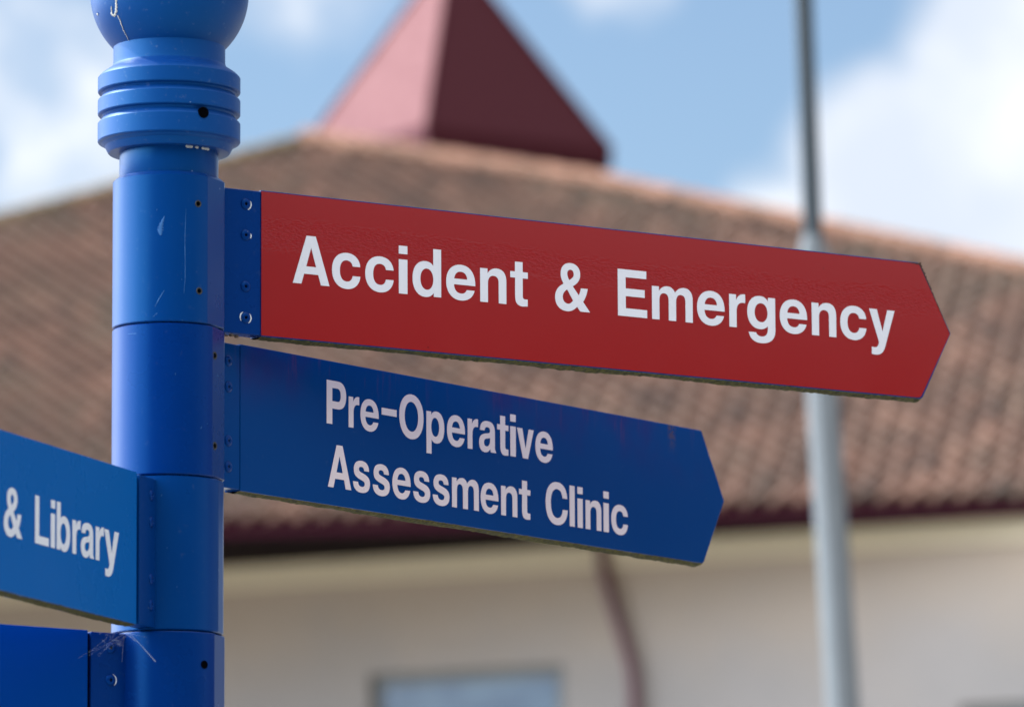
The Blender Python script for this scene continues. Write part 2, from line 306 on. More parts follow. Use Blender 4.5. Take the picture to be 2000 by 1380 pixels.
# ------------------------------------------------------------------ glyph outlines (cap height = 100, x-height = 71)
def ell(cx, cy, rx, ry, k=.59):
    kx, ky = rx*k, ry*k
    return ('M %f,%f C %f,%f %f,%f %f,%f C %f,%f %f,%f %f,%f C %f,%f %f,%f %f,%f C %f,%f %f,%f %f,%f' % (
        cx-rx, cy, cx-rx, cy+ky, cx-kx, cy+ry, cx, cy+ry, cx+kx, cy+ry, cx+rx, cy+ky, cx+rx, cy,
        cx+rx, cy-ky, cx+kx, cy-ry, cx, cy-ry, cx-kx, cy-ry, cx-rx, cy-ky, cx-rx, cy))
G = {
 'A': (88, 'M 0,0 L 20.5,0 L 27,21 L 61,21 L 67.5,0 L 88,0 L 55,100 L 33,100 Z', 'M 32,36.5 L 56,36.5 L 44,76 Z'),
 'E': (75, 'M 0,0 L 75,0 L 75,17 L 20,17 L 20,43 L 69,43 L 69,59.5 L 20,59.5 L 20,83.5 L 73.5,83.5 L 73.5,100 L 0,100 Z'),
 'L': (70.6, 'M 0,0 L 70.6,0 L 70.6,17 L 20,17 L 20,100 L 0,100 Z'),
 'l': (19.5, 'M 0,0 L 19.5,0 L 19.5,100 L 0,100 Z'),
 'i': (19.5, 'M 0,0 L 19.5,0 L 19.5,71.5 L 0,71.5 Z', 'M 0,83 L 19.5,83 L 19.5,100 L 0,100 Z'),
 '-': (56, 'M 0,43 L 56,43 L 56,59 L 0,59 Z'),
 'P': (71, 'M 0,0 L 20,0 L 20,36 L 42,36 C 60,36 71,48 71,68 C 71,88 60,100 42,100 L 0,100 Z', 'M 20,53 L 40,53 C 47.5,53 51.5,58 51.5,68 C 51.5,78 47.5,83.5 40,83.5 L 20,83.5 Z'),
 'O': (91.6, ell(45.8, 50, 45.8, 52.5), ell(45.8, 50, 26, 35)),
 'C': (90, 'M 88.5,65 C 86.5,89 70.5,102.5 47,102.5 C 18,102.5 0,82.5 0,50 C 0,17.5 17.5,-2.5 46,-2.5 C 71,-2.5 87.5,11.5 90,37 L 70.5,37 C 68.5,22.5 60,14.5 46.5,14.5 C 30,14.5 20.5,27.5 20.5,50 C 20.5,72.5 30,85.5 47,85.5 C 59.5,85.5 67.5,78.5 69.5,65 Z'),
 'c': (69, 'M 69,46 C 67.5,63 54,73 36,73 C 14,73 0,58 0,35.5 C 0,13 14,-2 36,-2 C 54,-2 67,8.5 69,26 L 50.5,26 C 49,18 44,13.5 36,13.5 C 25,13.5 19,21.5 19,35.5 C 19,49.5 25,57.5 36,57.5 C 44,57.5 49,53.5 50.5,46 Z'),
 'e': (71.8, 'M 71.8,31 C 72.5,58 58,73 36,73 C 14,73 0,58 0,35.5 C 0,13 14,-2 36.5,-2 C 53,-2 66,6 70,21 L 51,21 C 48.5,16 44,12.5 37,12.5 C 26,12.5 19.5,19 19,31 Z', 'M 19.5,43 L 52.2,43 C 51.2,53 45.5,58.5 36,58.5 C 27,58.5 21,53 19.5,43 Z'),
 'd': (70, 'M 52,0 L 70,0 L 70,100 L 51,100 L 51,64 C 47,70 40,73 31.5,73 C 12,73 0,58 0,35.5 C 0,13 12.5,-2 31,-2 C 40.5,-2 47.5,1.5 52,8.5 Z', ell(35, 35.5, 16, 22.3)),
 'b': (70, 'M 18,0 L 0,0 L 0,100 L 19,100 L 19,64 C 23,70 30,73 38.5,73 C 58,73 70,58 70,35.5 C 70,13 57.5,-2 39,-2 C 29.5,-2 22.5,1.5 18,8.5 Z', ell(35, 35.5, 16, 22.3)),
 'p': (69, 'M 0,-28 L 19,-28 L 19,7 C 23,1 30,-2 38.5,-2 C 57.5,-2 69,13 69,35.5 C 69,58 57.5,73 39,73 C 29.5,73 22.5,69.5 18,62.5 L 18,71 L 0,71 Z', ell(34, 35.5, 15.8, 22.3)),
 'n': (65, 'M 0,0 L 19,0 L 19,40 C 19,51 24.5,57 33,57 C 42,57 46,52 46,43 L 46,0 L 65,0 L 65,47 C 65,64 56,73 41,73 C 31,73 23.5,69 18,60.5 L 18,71 L 0,71 Z'),
 'm': (105.5, 'M 0,0 L 18.8,0 L 18.8,41 C 18.8,51.5 23,57.5 31,57.5 C 39,57.5 43.2,52.5 43.2,43 L 43.2,0 L 62.2,0 L 62.2,41 C 62.2,51.5 67,57.5 74.5,57.5 C 83,57.5 86.8,52.5 86.8,43 L 86.8,0 L 105.5,0 L 105.5,48 C 105.5,64 97.5,73 83,73 C 73,73 65,68.5 59.5,60.5 C 56,69 49,73 40,73 C 30.5,73 23,69 17.8,60.8 L 17.8,71 L 0,71 Z'),
 'r': (42, 'M 0,0 L 19,0 L 19,34 C 19,48 25,54.5 37,54.5 L 42,54 L 42,72.7 L 38.5,73 C 29,73 22,68 17.8,58 L 17.8,71 L 0,71 Z'),
 't': (44, 'M 0,58 L 12,58 L 12,19 C 12,5 18,-1.5 32,-1.5 L 43.5,-0.5 L 43.5,14 L 38,13.8 C 33,13.8 31,15.5 31,20 L 31,58 L 44,58 L 44,71 L 31,71 L 31,92 L 12,92 L 12,71 L 0,71 Z'),
 'g': (73.5, 'M 73.5,71 L 55,71 L 55,62 C 50,69.5 43,73 33,73 C 13,73 0,58.5 0,37 C 0,16 13,1 33,1 C 41.5,1 49,4 54,9.5 L 54,3 C 54,-8.5 48,-14.5 36.5,-14.5 C 29.5,-14.5 24,-11.5 22.5,-6.5 L 3.5,-6.5 C 6,-21 18,-29 37,-29 C 60,-29 73.5,-18 73.5,1 Z', ell(36.3, 37, 17.2, 20.7)),
 'y': (69, 'M 0,71 L 20.5,71 L 35.5,23 L 49.5,71 L 69,71 L 43.5,-6 C 38,-23 31,-29 17,-29 C 13,-29 9.5,-28.7 6,-28 L 6,-12.5 C 8,-13 11,-13.2 13.5,-13.2 C 20,-13.2 23.5,-10.5 25.5,-3.5 L 26,-1 Z'),
 'v': (66, 'M 0,71 L 20.5,71 L 33.5,22 L 46.5,71 L 66,71 L 43,0 L 23,0 Z'),
 'a': (68, 'M 3,49.5 L 21.5,49.5 C 22.5,55.5 26.5,58.7 33.5,58.7 C 41,58.7 44.5,56 44.5,51 C 44.5,46.5 41.5,44.8 31,43.5 C 9.5,41 0,34.5 0,19.5 C 0,6.5 9,-2 23,-2 C 32,-2 39,1 45.5,8 C 46,4.5 46.5,2 47.5,0 L 68,0 L 68,3 C 64.5,5 63.3,8 63.3,14 L 63.3,49 C 63.3,65 53.5,73 34,73 C 14.5,73 4,65 3,49.5 Z', 'M 44.5,34 L 44.5,27.5 C 44.5,18 38,12.5 29,12.5 C 22.5,12.5 19,15.5 19,21 C 19,27.5 23,30 32,31.5 C 38,32.5 41.5,32.5 44.5,34 Z'),
 's': (63.5, 'M 60,50 L 42.5,50 C 41.8,56 38.5,59 31.5,59 C 25,59 21.5,56.8 21.5,52.5 C 21.5,48.5 24.5,47 37,44 C 55.5,39.5 63.5,34 63.5,21.5 C 63.5,6.5 51.5,-2 32,-2 C 12,-2 0.5,7 0,22.5 L 18.5,22.5 C 19,15.5 24,12 32.5,12 C 40,12 44.5,14.7 44.5,19.5 C 44.5,24 40.5,25.7 30,28.3 C 10.5,33 3,38.5 3,51 C 3,65 13.5,73 31.5,73 C 49.5,73 59.5,65 60,50 Z'),
 '&': (90, 'M 90,0 L 65,0 L 56.5,9.5 C 49,2 40.5,-2 31,-2 C 12,-2 0,9 0,26 C 0,39 7,48 22,56 C 17,63 14.5,70 14.5,77 C 14.5,91.5 24.5,101 40,101 C 55,101 65,92 65,78.5 C 65,67.5 58.5,59 45.5,52 L 61,34 C 63.5,38 65.5,43 66.8,49.5 L 84,49.5 C 82,38.5 78,28.5 72,21 Z', 'M 31,44.5 C 23,39.5 19.5,34.5 19.5,27.5 C 19.5,19.5 25,14 33,14 C 38,14 42.5,16.5 46.5,22 Z', 'M 36.5,64.5 C 44.5,68.5 48.5,72.5 48.5,78 C 48.5,83.5 45,87 40,87 C 35,87 31.5,83.5 31.5,78 C 31.5,74 33,69.5 36.5,64.5 Z'),
}
def path_pts(s, n=9):
    tok = s.replace(',', ' ').split(); pts = []; i = 0; cur = None
    while i < len(tok):
        k = tok[i]; i += 1
        if k in 'ML':
            cur = (float(tok[i]), float(tok[i+1])); i += 2; pts.append(cur)
        elif k == 'C':
            a, b, c_ = [(float(tok[i+2*j]), float(tok[i+2*j+1])) for j in range(3)]; i += 6
            for j in range(1, n+1):
                u = j/n; v = 1-u
                pts.append(tuple(v**3*cur[q]+3*v*v*u*a[q]+3*v*u*u*b[q]+u**3*c_[q] for q in (0, 1)))
            cur = c_
    if math.hypot(pts[0][0]-pts[-1][0], pts[0][1]-pts[-1][1]) < 1e-3: pts.pop()
    return pts

class Plane:
    """vertical sign plane through the post axis: s runs along azimuth, n is the face normal towards the viewer"""
    def __init__(s, az):
        s.d = Vector((math.sin(az), math.cos(az), 0)); s.n = Vector((math.cos(az), -math.sin(az), 0))
    def P(s, a, z, off): return s.d*a+s.n*off+Vector((0, 0, z))

def lettering(row, pl, zb, cap, off, mat, parent, slant=0., ref=None):
    ref = row[0][1] if ref is None else ref
    # one mesh per word
    for i in range(1, len(row)):
        if row[i][1]-row[i-1][2] > cap*.25:
            lettering(row[:i], pl, zb, cap, off, mat, parent, slant, ref)
            return lettering(row[i:], pl, zb, cap, off, mat, parent, slant, ref)
    """row = (character, left, right) along the panel, in metres"""
    cu = bpy.data.curves.new('lettering', 'CURVE'); cu.dimensions = '2D'; cu.fill_mode = 'BOTH'; cu.extrude = .00022
    for ch, a, b in row:
        g = G[ch]; kx = (b-a)/g[0]; ky = cap/100
        for path in g[1:]:
            pts = path_pts(path); sp = cu.splines.new('POLY'); sp.points.add(len(pts)-1)
            for q, (x, y) in zip(sp.points, pts): q.co = (a+x*kx, zb+y*ky+slant*(a-ref), 0, 1)
            sp.use_cyclic_u = True
    tmp = bpy.data.objects.new('tmp', cu); me = bpy.data.meshes.new_from_object(tmp)
    bm = bmesh.new(); bm.from_mesh(me)
    bmesh.ops.remove_doubles(bm, verts=bm.verts, dist=1e-7)
    for v in bm.verts:
        x, y, z = v.co; v.co = pl.P(x, y, off+z)
    bmesh.ops.recalc_face_normals(bm, faces=bm.faces)
    bpy.data.objects.remove(tmp); bpy.data.curves.remove(cu); bpy.data.meshes.remove(me)
    return obj('word', bm, mat, parent)

# ------------------------------------------------------------------ the fingerpost
post = thing('fingerpost', (0, 0, 0), 'blue painted metal fingerpost with a ball finial and four directional signs', 'signpost')
RP = .057
def collar(z0, z1, facets, mat, r=RP, chamfer=.004, top=True):
    """one turning sleeve; facets = list of (az0, az1) flats in degrees"""
    def rf(fr, z):
        a = fr*360
        for a0, a1 in facets:
            if a0 <= a <= a1:
                mid = (a0+a1)/2; h = R((a1-a0)/2)
                return math.cos(h)/math.cos(R(a-mid))*1.0
        return 1
    bm = bmesh.new()
    n = 360
    c_ = chamfer
    prof = [(r-.012, z0), (r-.0012, z0), (r, z0+.0012)]
    prof += [(r, z0+(z1-z0)*k/6) for k in range(1, 6)]
    prof += [(r, z1-(c_ if top else .0012)), (r-(c_*1.2 if top else .0012), z1), (r-.02, z1)]
    lathe(bm, prof, n, cap=True, rf=rf)
    return obj('collar', bm, mat, post, smooth=22)
seam = .0006
col1 = collar(2.5440+seam, 2.6996, [(95, 133)], M_blue)
col2 = collar(2.3892+seam, 2.5440-seam, [(92, 125)], M_blue_dk, top=False)
col3 = collar(2.2326+seam, 2.3892-seam, [(97, 112)], M_blue, top=False, r=.0566)
col4 = collar(2.0790, 2.2326-seam, [(90, 122)], M_blue_dk, top=False, r=.0578)
# core pole down to the pavement, with a base flange
bm = bmesh.new(); lathe(bm, [(.046, .12), (.046, 2.7420)], 64); obj('pole', bm, M_blue, post, smooth=30)
bm = bmesh.new(); lathe(bm, [(.057, .13), (.057, 2.070), (.055, 2.078)], 96); obj('lower_post', bm, M_blue, post, smooth=30)
bm = bmesh.new(); lathe(bm, [(.13, .12), (.13, .135), (.075, .145), (.062, .19), (.0575, .20)], 64); obj('base_flange', bm, M_blue, post, smooth=30)
# neck below the ring, ring with grooves, neck, ball
bm = bmesh.new(); lathe(bm, [(.047, 2.690), (.0505, 2.697), (.0505, 2.7270), (.045, 2.7275)], 128); obj('lower_neck', bm, M_blue, post, smooth=30)
k = 1/1910
ring = [(.045, 2.7262), (.0615, 2.7262), (.0625, 2.7272), (.0655, 2.7335), (.0682, 2.7352), (.0690, 2.7362), (.0722, 2.7375), (.0728, 2.7385),
        (.0728, 2.7570), (.0722, 2.7580), (.0690, 2.7612), (.0680, 2.7632), (.0690, 2.7650), (.0722, 2.7662), (.0728, 2.7672),
        (.0728, 2.7812), (.0722, 2.7822), (.0690, 2.7850), (.0680, 2.7870), (.0690, 2.7886), (.0722, 2.7898), (.0728, 2.7908),
        (.0728, 2.8052), (.0722, 2.8062), (.0690, 2.8095), (.0640, 2.8130), (.0600, 2.8155), (.0578, 2.8185), (.0572, 2.8215), (.0572, 2.8400), (.050, 2.8400)]
ring = [(r_, 2.7262+(z_-2.7262)*.985) for r_, z_ in ring]
bm = bmesh.new(); lathe(bm, ring, 192)
ringo = obj('grooved_collar', bm, M_blue_r, post, smooth=25)
CZ, RB = 2.8935, .0812
bm = bmesh.new()
prof = [(RB*math.sin(R(a)), CZ-RB*math.cos(R(a))) for a in [40+140*i/48 for i in range(48)]]
prof = [(.045, prof[0][1]+.001)]+prof+[(.002, CZ+RB)]
lathe(bm, prof, 160)
ball = obj('ball_finial', bm, M_blue_r, post, smooth=40)
# bird droppings on the ball: thin crusts following the surface
def on_ball(x, z, lift=.0004):
    r_ = RB+lift; y = -math.sqrt(max(1e-9, r_*r_-x*x-z*z)); return Vector((x, y, CZ+z))
def crust(points, widths, parent, seed=0):
    bm = bmesh.new(); rnd = random.Random(seed)
    P = []
    for (x0, z0), (x1, z1), w0, w1 in zip(points, points[1:], widths, widths[1:]):
        for i in range(14):
            f = i/14; P.append((x0+(x1-x0)*f+rnd.gauss(0, .00022), z0+(z1-z0)*f+rnd.gauss(0, .00022), (w0+(w1-w0)*f)*rnd.uniform(.55, 1.35)))
    prev = None
    for i, (x, z, w_) in enumerate(P):
        x1, z1 = P[min(i+1, len(P)-1)][:2]; x0, z0 = P[max(i-1, 0)][:2]
        d = Vector((x1-x0, z1-z0)); d = d.normalized() if d.length > 0 else Vector((0, 1)); nn = Vector((-d.y, d.x))
        row = [bm.verts.new(on_ball(x+nn.x*w_*q, z+nn.y*w_*q, l)) for q, l in ((-1, -.0003), (-.5, .0005), (.5, .0005), (1, -.0003))]
        if prev:
            for a in range(3): bm.faces.new((prev[a], prev[a+1], row[a+1], row[a]))
        prev = row
    return obj('bird_dropping', bm, M_drop, parent, smooth=60)
crust([(-.0540, -.0140), (-.0508, -.0210), (-.0505, -.0290), (-.0530, -.0345), (-.0560, -.0320), (-.0562, -.0240)], [.0005, .0010, .0014, .0013, .0009, .0004], ball, 1)
crust([(-.0497, -.0340), (-.0470, -.0400), (-.0432, -.0500), (-.0385, -.0585)], [.0005, .00045, .0003, .0002], ball, 2)
crust([(-.0725, -.0265), (-.0715, -.0275)], [.0008, .0006], ball, 3)
# pale lichen crumbs in the shadow joint below the ring
for i, (az, w_) in enumerate([(155, .0035), (151, .003), (143.5, .0028), (135, .0024), (130, .004), (127, .0028)]):
    bm = bmesh.new(); a = R(az)
    bmesh.ops.create_icosphere(bm, subdivisions=2, radius=1)
    for v in bm.verts:
        v.co = v.co*(1+.35*noise.noise(v.co*2+Vector((i*3., 0, 0))))
        v.co = Vector((v.co.x*w_*.8, v.co.y*.0015, v.co.z*.0016))
    bm.transform(Matrix.Translation((math.sin(a)*.0515, math.cos(a)*.0515, 2.7255))@Matrix.Rotation(-a, 4, 'Z'))
    obj('lichen_crumb', bm, M_blob, ringo, smooth=60)

def screw(az, z, r, parent, rad=.0038, ringm=M_steel, name='set_screw'):
    a = R(az); n_ = Vector((math.sin(a), math.cos(a), 0)); t_ = n_.cross(Z)
    o = n_*r+Z*z
    bm = bmesh.new(); N = 28
    def rg(rr, h): return [bm.verts.new(o+t_*math.cos(2*math.pi*i/N)*rr+Z*math.sin(2*math.pi*i/N)*rr+n_*h) for i in range(N)]
    rings = [rg(rad, -.002), rg(rad, .0004), rg(rad*.86, .0007), rg(rad*.70, .0004), rg(rad*.66, .0001)]
    for a_, b_ in zip(rings, rings[1:]):
        for i in range(N): bm.faces.new((a_[i], a_[(i+1) % N], b_[(i+1) % N], b_[i]))
    f = bm.faces.new(rings[-1]); f.material_index = 1
    bmesh.ops.recalc_face_normals(bm, faces=bm.faces)
    for f in bm.faces: f.smooth = len(f.verts) == 4
    for f in bm.faces:
        if len(f.verts) > 4: f.material_index = 1
    return obj(name, bm, [ringm, M_dark], parent)
screw(145.4, 2.6662, .0571, col1, .0036); screw(143.8, 2.5771, .0571, col1, .0036)
screw(119.8, 2.5138, .0560, col2, .0040); screw(119.4, 2.4219, .0560, col2, .0040)
screw(136.8, 2.1992, .0580, col4, .0042, M_dark); screw(136.8, 2.105, .0580, col4, .0042, M_dark)
screw(148.3, 2.7572, .0731, ringo, .0058, M_dark, 'screw_hole')

M_scr = paint('scuffed_pale_blue', (.008, .09, .27), rough=.7, dirt=.3, specks=False)[0]
def cyl_mark(name, parent, mat, pts, widths, r=.0574, seed=0):
    """thin irregular mark following a sleeve; pts = (azimuth degrees, z)"""
    bm = bmesh.new(); rnd = random.Random(seed); prev = None; P = []
    for (a0, z0), (a1, z1), w0, w1 in zip(pts, pts[1:], widths, widths[1:]):
        for i in range(12):
            f = i/12; P.append((a0+(a1-a0)*f, z0+(z1-z0)*f, (w0+(w1-w0)*f)*rnd.uniform(.6, 1.3)))
    for i, (a, z, w_) in enumerate(P):
        q0, q1 = P[max(i-1, 0)], P[min(i+1, len(P)-1)]
        d = Vector(((q1[0]-q0[0])*r*math.pi/180, q1[1]-q0[1])); d = d.normalized() if d.length else Vector((0, 1))
        nn = Vector((-d.y, d.x)); row = []
        for k_, l in ((-1, -.0004), (-.5, .0000), (.5, .0000), (1, -.0004)):
            aa = R(a)+nn.x*w_*k_/r; row.append(bm.verts.new((math.sin(aa)*(r+l), math.cos(aa)*(r+l), z+nn.y*w_*k_)))
        if prev:
            for b_ in range(3): bm.faces.new((prev[b_], prev[b_+1], row[b_+1], row[b_]))
        prev = row
    bmesh.ops.recalc_face_normals(bm, faces=bm.faces)
    return obj(name, bm, mat, parent)
cyl_mark('scuff', col1, M_scr, [(181, 2.6520), (184.5, 2.6430), (185.5, 2.6370), (184.5, 2.6320)], [.0003, .0021, .0030, .0008], seed=1)
cyl_mark('scuff', col1, M_scr, [(181, 2.5760), (186, 2.5680), (191, 2.5590)], [.0004, .0008, .0003], r=.0572, seed=2)
cyl_mark('scuff', col1, M_scr, [(188, 2.5530), (193, 2.5490)], [.0006, .0003], r=.0572, seed=3)
cyl_mark('scuff', col1, M_scr, [(159, 2.6600), (160, 2.6300), (159.5, 2.5900), (161, 2.5720)], [.0002, .0005, .0004, .0002], r=.0572, seed=4)
cyl_mark('scuff', col2, M_scr, [(222, 2.5340), (210, 2.5335)], [.0004, .0005], r=.0572, seed=5)
for q_ in range(18):
    a_ = random.uniform(110, 235); z_ = random.uniform(2.10, 2.69); pc_ = col1 if z_ > 2.545 else col2 if z_ > 2.39 else col3 if z_ > 2.234 else col4
    cyl_mark('scuff', pc_, M_scr, [(a_, z_), (a_+random.uniform(.4, 1.2), z_-random.uniform(.0005, .0025))], [.0004, .0003], r=.0574, seed=9+q_)
T = .021; OFF = .0105
def rounded(pts, radii, n=5):
    out = []
    N = len(pts)
    for i, (p_, r_) in enumerate(zip(pts, radii)):
        p_ = Vector(p_); a = (Vector(pts[i-1])-p_).normalized(); b = (Vector(pts[(i+1) % N])-p_).normalized()
        if r_ == 0: out.append(tuple(p_)); continue
        for j in range(n+1):
            u = j/n; q0 = p_+a*r_; q1 = p_+b*r_
            q = q0*(1-u)**2+p_*2*u*(1-u)+q1*u*u; out.append(tuple(q))
    return out
def arm(az, ztop, s0, s1, tip, H, matp, side=1, plate0=.03, gap=0., label=None, film=None, plate_mat=None):
    pl = Plane(az); o = Vector((0, 0, 0)); fr = (o, pl.d, Z)
    zb, zm = ztop-H, ztop-H/2
    pts = rounded([(s0, ztop), (s1, ztop), (tip, zm), (s1+.0015*side, zb), (s0, zb)], [0, .002, .0015, .004, 0])
    bm = bmesh.new(); prism(bm, pts, pl.n, -T/2, T/2, fr); fix(bm, .0007, 2)
    panel = obj('sign_panel', bm, matp, post)
    if label: panel['label'] = label
    # plate that joins the panel to its sleeve
    a, b = sorted((plate0*side, s0-gap*side))
    bm = bmesh.new(); box(bm, o, pl.d, Z, pl.n, a, b, zb+.0012, ztop-.0012, -T/2+.001, T/2-.0008); fix(bm, .0006, 1)
    plate = obj('mounting_plate', bm, plate_mat or matp, panel)
    if gap:
        a, b = sorted((s0-(gap+.01)*side, s0+.01*side))
        bm = bmesh.new(); box(bm, o, pl.d, Z, pl.n, a, b, zb+.003, ztop-.003, -T/2+.005, T/2-.005); obj('joint_tongue', bm, M_dark, panel)
    if film:
        e = .0012
        fp = rounded([(s0+.0002, ztop-e), (s1-e*.6, ztop-e), (tip-e*1.15, zm), (s1-e*.6, zb+e), (s0+.0002, zb+e)], [0, .002, .002, .004, 0])
        bm = bmesh.new(); prism(bm, fp, pl.n, T/2-.0002, T/2+.0003, fr); fix(bm)
        obj('face_film', bm, film, panel)
    # algae growing along the underside
    bm = bmesh.new(); L = abs(s1-s0); n = int(L/.0016); W = 6; prev = None
    for i in range(n+1):
        s = s0+(s1-s0)*i/n
        row = []
        for j in range(W+1):
            v = j/W
            edge = math.sin(math.pi*v)
            q = noise.noise(Vector((s*60, v*3, az*7)))*.5+noise.noise(Vector((s*260, v*7, az*3)))*.5
            cov = .9+.9*noise.noise(Vector((s*9, 0, az*5)))+.35*min(1, abs(s-s0)*3)
            h = max(-.0008, (.0003+.0022*edge*max(0, cov)+.0016*q*(.4+edge)))
            row.append(bm.verts.new(pl.P(s, zb+.0004-h*(1 if edge > .01 else .2), T/2*(.985-1.97*v)+(.0006*q))))
        if prev:
            for j in range(W): bm.faces.new((prev[j], prev[j+1], row[j+1], row[j]))
        prev = row
    obj('algae_growth', bm, M_algae, panel, smooth=80)
    return pl, panel, plate
def rivet(pl, s, z, parent, off=T/2-.0008, chips=()):
    o = pl.P(s, z, off); bm = bmesh.new(); N = 24
    prof = [(.0058, -.0002), (.0058, .0006), (.0050, .0013), (.0036, .0018), (.0022, .0020), (.0018, .0017), (.0016, .0006)]
    rings = [[bm.verts.new(o+pl.d*math.cos(2*math.pi*i/N)*r_+Z*math.sin(2*math.pi*i/N)*r_+pl.n*h) for i in range(N)] for r_, h in prof]
    for a_, b_ in zip(rings, rings[1:]):
        for i in range(N): bm.faces.new((a_[i], a_[(i+1) % N], b_[(i+1) % N], b_[i]))
    f = bm.faces.new(rings[-1])
    bmesh.ops.recalc_face_normals(bm, faces=bm.faces)
    f.material_index = 1
    for ff in bm.faces: ff.smooth = len(ff.verts) == 4
    for ff in bm.faces:
        if len(ff.verts) > 4: ff.material_index = 1
    obj('rivet', bm, [M_blue_dk, M_dark], parent)
    if chips:
        bm = bmesh.new(); rnd = random.Random(int(z*9999))
        for a0, a1 in chips:
            prev = None
            for i in range(15):
                a = R(a0+(a1-a0)*i/14); w_ = .0007*math.sin(math.pi*(i+.8)/15.6)*rnd.uniform(.7, 1.3)
                row = [bm.verts.new(o+pl.d*math.cos(a)*q+Z*math.sin(a)*q+pl.n*.00045) for q in (.0064-w_, .0064+w_)]
                if prev: bm.faces.new((prev[0], prev[1], row[1], row[0]))
                prev = row
        obj('paint_chip', bm, M_chip, parent)

H = .1521
plR, panR, plateR = arm(.9814, 2.6971, .1038, .9552, .9981, H, M_blue_dk, 1, .045, label='red faced arrow sign reading Accident & Emergency', film=M_red, plate_mat=M_blue_dk)
plB, panB, plateB = arm(.6395, 2.5415, .1031, .9316, .9758, H, M_panel_st, 1, .045, label='blue arrow sign reading Pre-Operative Assessment Clinic')
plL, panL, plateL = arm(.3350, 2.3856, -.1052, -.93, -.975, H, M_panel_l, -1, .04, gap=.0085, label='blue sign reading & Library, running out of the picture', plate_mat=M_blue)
plT, panT, plateT = arm(.9270, 2.2317, -.1017, -.93, -.975, H, M_panel, -1, .04, gap=.0045, label='lowest blue sign, mostly below the picture', plate_mat=M_blue_dk)

off = T/2+.0006
RED = [('A', 0.1416, 0.1861), ('c', 0.1892, 0.2238), ('c', 0.2299, 0.2648), ('i', 0.2713, 0.2819), ('d', 0.2883, 0.3238), ('e', 0.3302, 0.3666), ('n', 0.3729, 0.4058), ('t', 0.411, 0.4331), ('&', 0.468, 0.5127), ('E', 0.5489, 0.5868), ('m', 0.5934, 0.6467), ('e', 0.6526, 0.689), ('r', 0.6953, 0.7165), ('g', 0.7193, 0.7566), ('e', 0.7629, 0.7997), ('n', 0.8061, 0.8392), ('c', 0.8448, 0.8804), ('y', 0.8846, 0.9195)]
B1 = [('P', 0.2452, 0.2779), ('r', 0.2823, 0.3001), ('e', 0.3024, 0.3335), ('-', 0.3388, 0.3645), ('O', 0.3693, 0.4114), ('p', 0.4167, 0.4479), ('e', 0.453, 0.4847), ('r', 0.4897, 0.5081), ('a', 0.5103, 0.5405), ('t', 0.543, 0.5631), ('i', 0.5667, 0.5765), ('v', 0.579, 0.6094), ('e', 0.6127, 0.6446)]
B2 = [('A', 0.2472, 0.2864), ('s', 0.2897, 0.3183), ('s', 0.3235, 0.3523), ('e', 0.3571, 0.3885), ('s', 0.3933, 0.4226), ('s', 0.4275, 0.4567), ('m', 0.4614, 0.509), ('e', 0.5126, 0.5444), ('n', 0.5494, 0.5787), ('t', 0.5821, 0.6026), ('C', 0.631, 0.6717), ('l', 0.6756, 0.6848), ('i', 0.6904, 0.6998), ('n', 0.7054, 0.7348), ('i', 0.7393, 0.7491), ('c', 0.754, 0.7854)]
LIB = [('&', -0.4292, -0.3866), ('L', -0.3564, -0.3238), ('i', -0.3187, -0.3093), ('b', -0.3047, -0.2727), ('r', -0.2666, -0.2473), ('a', -0.2458, -0.214), ('r', -0.2094, -0.1898), ('y', -0.1883, -0.1518)]
lettering(RED, plR, 2.6040, .0505, off, M_white, panR)
lettering(B1, plB, 2.4750, .0459, T/2+.0003, M_pink, panB, -.0028)
lettering(B2, plB, 2.4084, .0452, T/2+.0003, M_pink, panB, -.0018)
lettering(LIB, plL, 2.2868, .0460, T/2+.0003, M_white, panL)
for z, ch in ((2.6811, [(-70, 35)]), (2.6487, [(-30, 20)]), (2.5954, ()), (2.5631, [(115, 215), (-60, 45)])): rivet(plR, .0856, z, plateR, chips=ch)
for z in (2.522, 2.4949, 2.4393, 2.4124): rivet(plB, .0843, z, plateB)
for z in (2.367, 2.3402, 2.2826, 2.2566): rivet(plL, -.066, z, plateL)
for z, ch in ((2.2155, ()), (2.1832, [(-55, 70)]), (2.13, ()), (2.10, ())): rivet(plT, -.0741, z, plateT, chips=ch)

# grime packed under the first plate, worn corner at the red arrow head
M_grime, t, p = newmat('packed_grime'); tcn = t.n('ShaderNodeTexCoord').outputs['Object']
link(t, t.ramp(t.noise(tcn, 500, 4, .7), [(.35, (.008, .012, .03)), (.6, (.10, .07, .045)), (.75, (.25, .22, .18))]), p.inputs['Base Color']); setp(p, Roughness=.95)
rnd = random.Random(3)
for q_ in range(9):
    bm = bmesh.new(); bmesh.ops.create_icosphere(bm, subdivisions=2, radius=1); w_ = rnd.uniform(.0012, .0030)
    o_ = plR.P(rnd.uniform(.060, .080), 2.5452-rnd.uniform(0, .002), T/2-rnd.uniform(.001, .006))
    for v in bm.verts: v.co = v.co*(1+.5*noise.noise(v.co*2+Vector((q_*3., 0, 0))))*w_; v.co.z *= .6
    bm.transform(Matrix.Translation(o_)); obj('grime', bm, M_grime, plateR)
M_wear = newmat('worn_brown_edge'); setp(M_wear[2], Base_Color=(.045, .022, .016), Roughness=.9); M_wear = M_wear[0]
